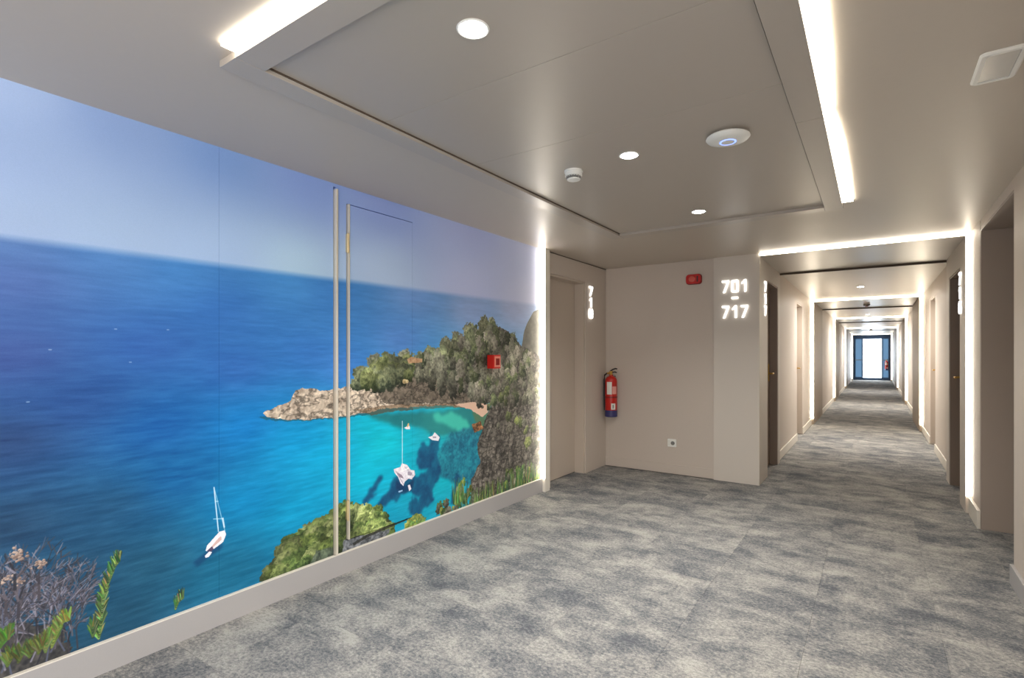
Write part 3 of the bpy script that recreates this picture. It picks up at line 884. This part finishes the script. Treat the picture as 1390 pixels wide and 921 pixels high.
MB().lathe([(.03, -.0355), (.026, -.048), (0, -.05)], (-.119, 12.0, SOF), 'z', 24).build('lens', M['red_dark'], dk, smooth=True)
dup(s0, (-.10, 24.2, SOF), 'tiny smoke detector far down the corridor under the fourth portal')

# recessed emergency light
em = thing('emergency_light', 'rectangular recessed emergency light with grey lens on the ceiling, far right', 'emergency light', (.345, 2.40, C))
ex0, ex1, ey0, ey1 = .286, .408, 2.278, 2.522
e = MB()
def rrect(x0, x1, y0, y1, r, n=5):
    p = []
    for cx_, cy_, a in ((x1 - r, y1 - r, 0), (x0 + r, y1 - r, PI / 2), (x0 + r, y0 + r, PI), (x1 - r, y0 + r, 1.5 * PI)):
        for k in range(n + 1): p.append((cx_ + r * math.cos(a + k * PI / 2 / n), cy_ + r * math.sin(a + k * PI / 2 / n)))
    return p
o1, o2, i1 = rrect(ex0, ex1, ey0, ey1, .018), rrect(ex0 + .006, ex1 - .006, ey0 + .006, ey1 - .006, .014), rrect(ex0 + .019, ex1 - .019, ey0 + .019, ey1 - .019, .006)
loops = [[e.bm.verts.new((p[0], p[1], z)) for p in pl] for pl, z in ((o1, C), (o1, C - .004), (o2, C - .009), (i1, C - .009), (i1, C - .001))]
for a, b in zip(loops, loops[1:]):
    for i in range(len(a)): e.bm.faces.new((a[i], a[(i + 1) % len(a)], b[(i + 1) % len(a)], b[i]))
e.build('bezel', M['white'], em, smooth=True)
MB().prism(rrect(ex0 + .0195, ex1 - .0195, ey0 + .0195, ey1 - .0195, .005), 'z', C - .0055, C - .0005).build('lens', M['lens'], em)

# ------------------------------------------------------------------ lit numbers
def digit(ch, w, h, t):
    """strokes of one figure as polygons in a w x h box"""
    if ch == '7': return [[(0, h - t), (w, h - t), (w, h), (0, h)], [(w - t * 1.15, h - t), (w, h - t), (w * .42, 0), (w * .42 - t * 1.15, 0)]]
    if ch == '1': return [[(w * .5, 0), (w * .5 + t, 0), (w * .5 + t, h), (w * .5, h)], [(w * .12, h * .76), (w * .5, h - t * .1), (w * .5, h * .80), (w * .12, h * .64)]]
    if ch == '-': return [[(w * .1, h * .4), (w * .9, h * .4), (w * .9, h * .4 + t * .95), (w * .1, h * .4 + t * .95)]]
    c = t * .7
    def bars(y0, y1):
        return [[(c, y1 - t), (w - c, y1 - t), (w - c, y1), (c, y1)], [(c, y0), (w - c, y0), (w - c, y0 + t), (c, y0 + t)],
                [(0, y0 + c), (t, y0 + c), (t, y1 - c), (0, y1 - c)], [(w - t, y0 + c), (w, y0 + c), (w, y1 - c), (w - t, y1 - c)],
                [(0, y1 - c), (t, y1 - c), (t, y1 - t), (c, y1)], [(w - t, y1 - c), (w, y1 - c), (w - c, y1), (w - t, y1 - t)],
                [(0, y0 + c), (c, y0), (t, y0 + t), (t, y0 + c)], [(w - t, y0 + c), (w - t, y0 + t), (w - c, y0), (w, y0 + c)]]
    if ch == '0': return bars(0, h)
    if ch == '8': return bars(0, h * .5 + t * .5) + bars(h * .5 - t * .5, h)
    if ch == '6': return bars(0, h * .5 + t * .5) + [[(0, h * .4), (t, h * .4), (t, h - c), (0, h - c)], [(0, h - c), (t, h - c), (t, h), (c, h)], [(t, h - t), (w, h - t), (w, h), (t, h)]]
def sign_digit(parent, ch, a, z, w, h, t, plane, pos, out, flip=1):
    """figure standing off a wall: plane 'y' reads along +X, plane 'x' reads along flip*Y"""
    m = MB()
    for k, pl in enumerate(digit(ch, w, h, t)):
        e_ = .0002 * (k % 3)
        if plane == 'y': m.prism([(a + u, z + v) for u, v in pl], 'y', pos - out - .008 - e_, pos - out)
        else:
            s = 1 if out > 0 else -1
            m.prism([(a + flip * u, z + v) for u, v in pl], 'x', pos + out, pos + out + s * (.008 + e_))
    m.build('digit' if ch != '-' else 'dash', M['digit'], parent)
YP = 5.545
sg = thing('room_number_sign', 'backlit white figures 701 - 717 on the pillar front', 'number sign', (-1.135, YP, 1.64))
for row, z in (('701', 1.90), ('717', 1.645)):
    for k, ch in enumerate(row): sign_digit(sg, ch, -1.262 + k * .088, z, .068, .122, .0165, 'y', YP, .006)
sign_digit(sg, '-', -1.178, 1.805, .075, .075, .019, 'y', YP, .006)
s8 = thing('room_number_sign', 'backlit figures 7 1 8 stacked beside the door near the mural', 'number sign', (XM, 5.18, 1.67))
for k, ch in enumerate('718'): sign_digit(s8, ch, 5.135, 1.917 - k * .122, .085, .106, .02, 'x', XM, .006, 1)
s9 = thing('room_number_sign', 'backlit room figures stacked on the pillar side, left of the corridor', 'number sign', (-.918, 5.9, 1.67))
for k, ch in enumerate('717'): sign_digit(s9, ch, 5.80, 1.917 - k * .122, .085, .106, .02, 'x', -.918, .006, 1)
s10 = thing('room_number_sign', 'backlit room figures stacked right of the corridor beside the portal strip', 'number sign', (.606, 5.8, 1.6))
for k, ch in enumerate('716'): sign_digit(s10, ch, 5.85, 1.87 - k * .122, .085, .106, .02, 'x', .606, -.006, -1)

# ------------------------------------------------------------------ devices on the walls
# fire extinguisher in the corner of the alcove
def extinguisher(x, y, z, label):
    t = thing('fire_extinguisher', label, 'fire extinguisher', (x, y, z))
    body = MB().lathe([(.066, .075), (.067, .08), (.067, .40), (.063, .425), (.050, .445), (.030, .458), (.022, .462), (.022, .475), (0, .475)], (x, y, z), 'z', 40).build('cylinder', M['red'], t, smooth=True)
    MB().lathe([(.064, 0), (.069, .004), (.069, .074), (.064, .076), (0, .076)], (x, y, z), 'z', 40).build('base_skirt', M['blue'], t, smooth=True)
    def wrap(a0, a1, z0, z1, mat, nm, r=.0679):
        m = MB(); n = 24
        lo = [m.bm.verts.new((x + r * math.cos(a0 + (a1 - a0) * i / n), y + r * math.sin(a0 + (a1 - a0) * i / n), z + z0)) for i in range(n + 1)]
        hi = [m.bm.verts.new((v.co.x, v.co.y, z + z1)) for v in lo]
        lo2 = [m.bm.verts.new((x + (v.co.x - x) * .985, y + (v.co.y - y) * .985, v.co.z)) for v in lo]
        hi2 = [m.bm.verts.new((x + (v.co.x - x) * .985, y + (v.co.y - y) * .985, v.co.z)) for v in hi]
        for i in range(n):
            m.bm.faces.new((lo[i], lo[i + 1], hi[i + 1], hi[i])); m.bm.faces.new((lo2[i], lo2[i + 1], hi2[i + 1], hi2[i]))
            m.bm.faces.new((hi[i], hi[i + 1], hi2[i + 1], hi2[i])); m.bm.faces.new((lo[i], lo[i + 1], lo2[i + 1], lo2[i]))
        m.bm.faces.new((lo[0], hi[0], hi2[0], lo2[0])); m.bm.faces.new((lo[-1], hi[-1], hi2[-1], lo2[-1]))
        return m.build(nm, mat, body, smooth=True)
    # towards the camera is about -65 degrees
    ca = math.atan2(-y, -x)
    wrap(ca - .75, ca + .12, .255, .395, M['paper'], 'instruction_label')
    wrap(ca + .22, ca + 1.0, .26, .345, M['pink_label'], 'warning_label')
    wrap(ca + .02, ca + .75, .085, .155, M['paper'], 'class_label')
    wrap(ca + .25, ca + .40, .10, .14, M['black'], 'letter_mark', .0684)
    wrap(ca - 2.6, ca + 2.6, .215, .232, M['red_dark'], 'retaining_strap', .0689)
    v = MB().lathe([(.016, .47), (.016, .50), (.022, .502), (.022, .515), (0, .517)], (x, y, z), 'z', 20)
    v.tube([(x - .04, y - .02, z + .492), (x + .01, y - .01, z + .492)], .010)
    v.build('valve', M['brass'], t, smooth=True)
    g = MB().lathe([(.017, 0), (.017, -.012), (0, -.014)], (x + .004, y - .022, z + .495), 'y', 20); g.build('pressure_gauge', M['brass'], t, smooth=True)
    l = MB()
    l.tube([(x - .012, y, z + .512), (x + .02, y - .004, z + .533), (x + .055, y - .008, z + .545), (x + .075, y - .01, z + .542)], .007)
    l.tube([(x + .012, y, z + .500), (x + .05, y - .006, z + .508), (x + .07, y - .01, z + .500)], .006)
    l.build('squeeze_lever', M['black'], t, smooth=True)
    hz_ = MB().tube([(x - .04, y - .02, z + .492), (x - .068, y - .02, z + .47), (x - .080, y - .01, z + .42), (x - .082, y, z + .30), (x - .080, y, z + .16), (x - .076, y, z + .07)], .009)
    hz_.build('hose', M['black'], t, smooth=True)
    br_ = MB().box(x - .02, x + .02, y + .066, y + .088, z + .06, z + .46)
    br_.build('wall_bracket', M['grey'], t)
    return t
extinguisher(-2.447, YB - .0885, .575, 'red fire extinguisher with navy base hung in the alcove corner')
extinguisher(.50, 31.40, .50, 'tiny distant fire extinguisher beside the window at the corridor end')

# siren on the back wall
sr = thing('alarm_siren', 'small red fire alarm sounder high on the alcove wall', 'alarm siren', (-1.548, YB, 2.065))
def slab(pl, y0, y1): return MB().prism(pl, 'y', y0, y1)
slab(rrect(-1.627, -1.469, 2.012, 2.118, .03), YB - .022, YB - .0005).build('backplate', M['red_dark'], sr)
slab(rrect(-1.622, -1.474, 2.017, 2.113, .028), YB - .045, YB - .0225).build('housing', M['red'], sr)
MB().lathe([(.034, -.0455), (.034, -.056), (.028, -.064), (0, -.067)], (-1.560, YB, 2.065), 'y', 32).build('round_lens', M['red_lens'], sr, smooth=True)
MB().box(-1.512, -1.500, YB - .047, YB - .0455, 2.035, 2.095).build('sound_slot', M['black'], sr)

# socket low on the back wall
so = thing('wall_socket', 'white square power socket low on the alcove wall', 'wall socket', (-1.78, YB, .29))
slab(rrect(-1.827, -1.735, .288, .372, .006), YB - .010, YB - .0005).build('faceplate', M['white'], so)
st_ = MB().lathe([(.021, -.0102), (.021, -.0125), (.018, -.0125), (.0175, -.0105), (0, -.0105)], (-1.772, YB, .328), 'y', 28).build('socket_face', M['grey'], so, smooth=True)
pn = MB()
for dx in (-.0095, .0095): pn.lathe([(.0025, -.0106), (.0025, -.0112), (0, -.0112)], (-1.772 + dx, YB, .328), 'y', 10)
pn.build('pin_hole', M['black'], st_)
MB().box(-1.818, -1.806, YB - .0125, YB - .0102, .305, .355).build('switch_rocker', M['paper'], so)

# manual call point on the mural
cp = thing('fire_call_point', 'red box fire call point mounted on the printed headland trees', 'call point', (XM, 3.42, 1.17))
cpy0, cpy1, cpz0, cpz1 = 3.325, 3.42, 1.166, 1.276
MB().box(XM + .0005, XM + .066, cpy0, cpy1, cpz0, cpz1, .004).build('box', M['red'], cp)
MB().box(XM + .0662, XM + .070, cpy0 + .010, cpy1 - .010, cpz0 + .012, cpz1 - .012, .001).build('front_frame', M['pink'], cp)
MB().box(XM + .0702, XM + .0725, cpy0 + .024, cpy1 - .024, cpz0 + .028, cpz1 - .028).build('press_glass', M['red_dark'], cp)

print('objects', len(bpy.data.objects))
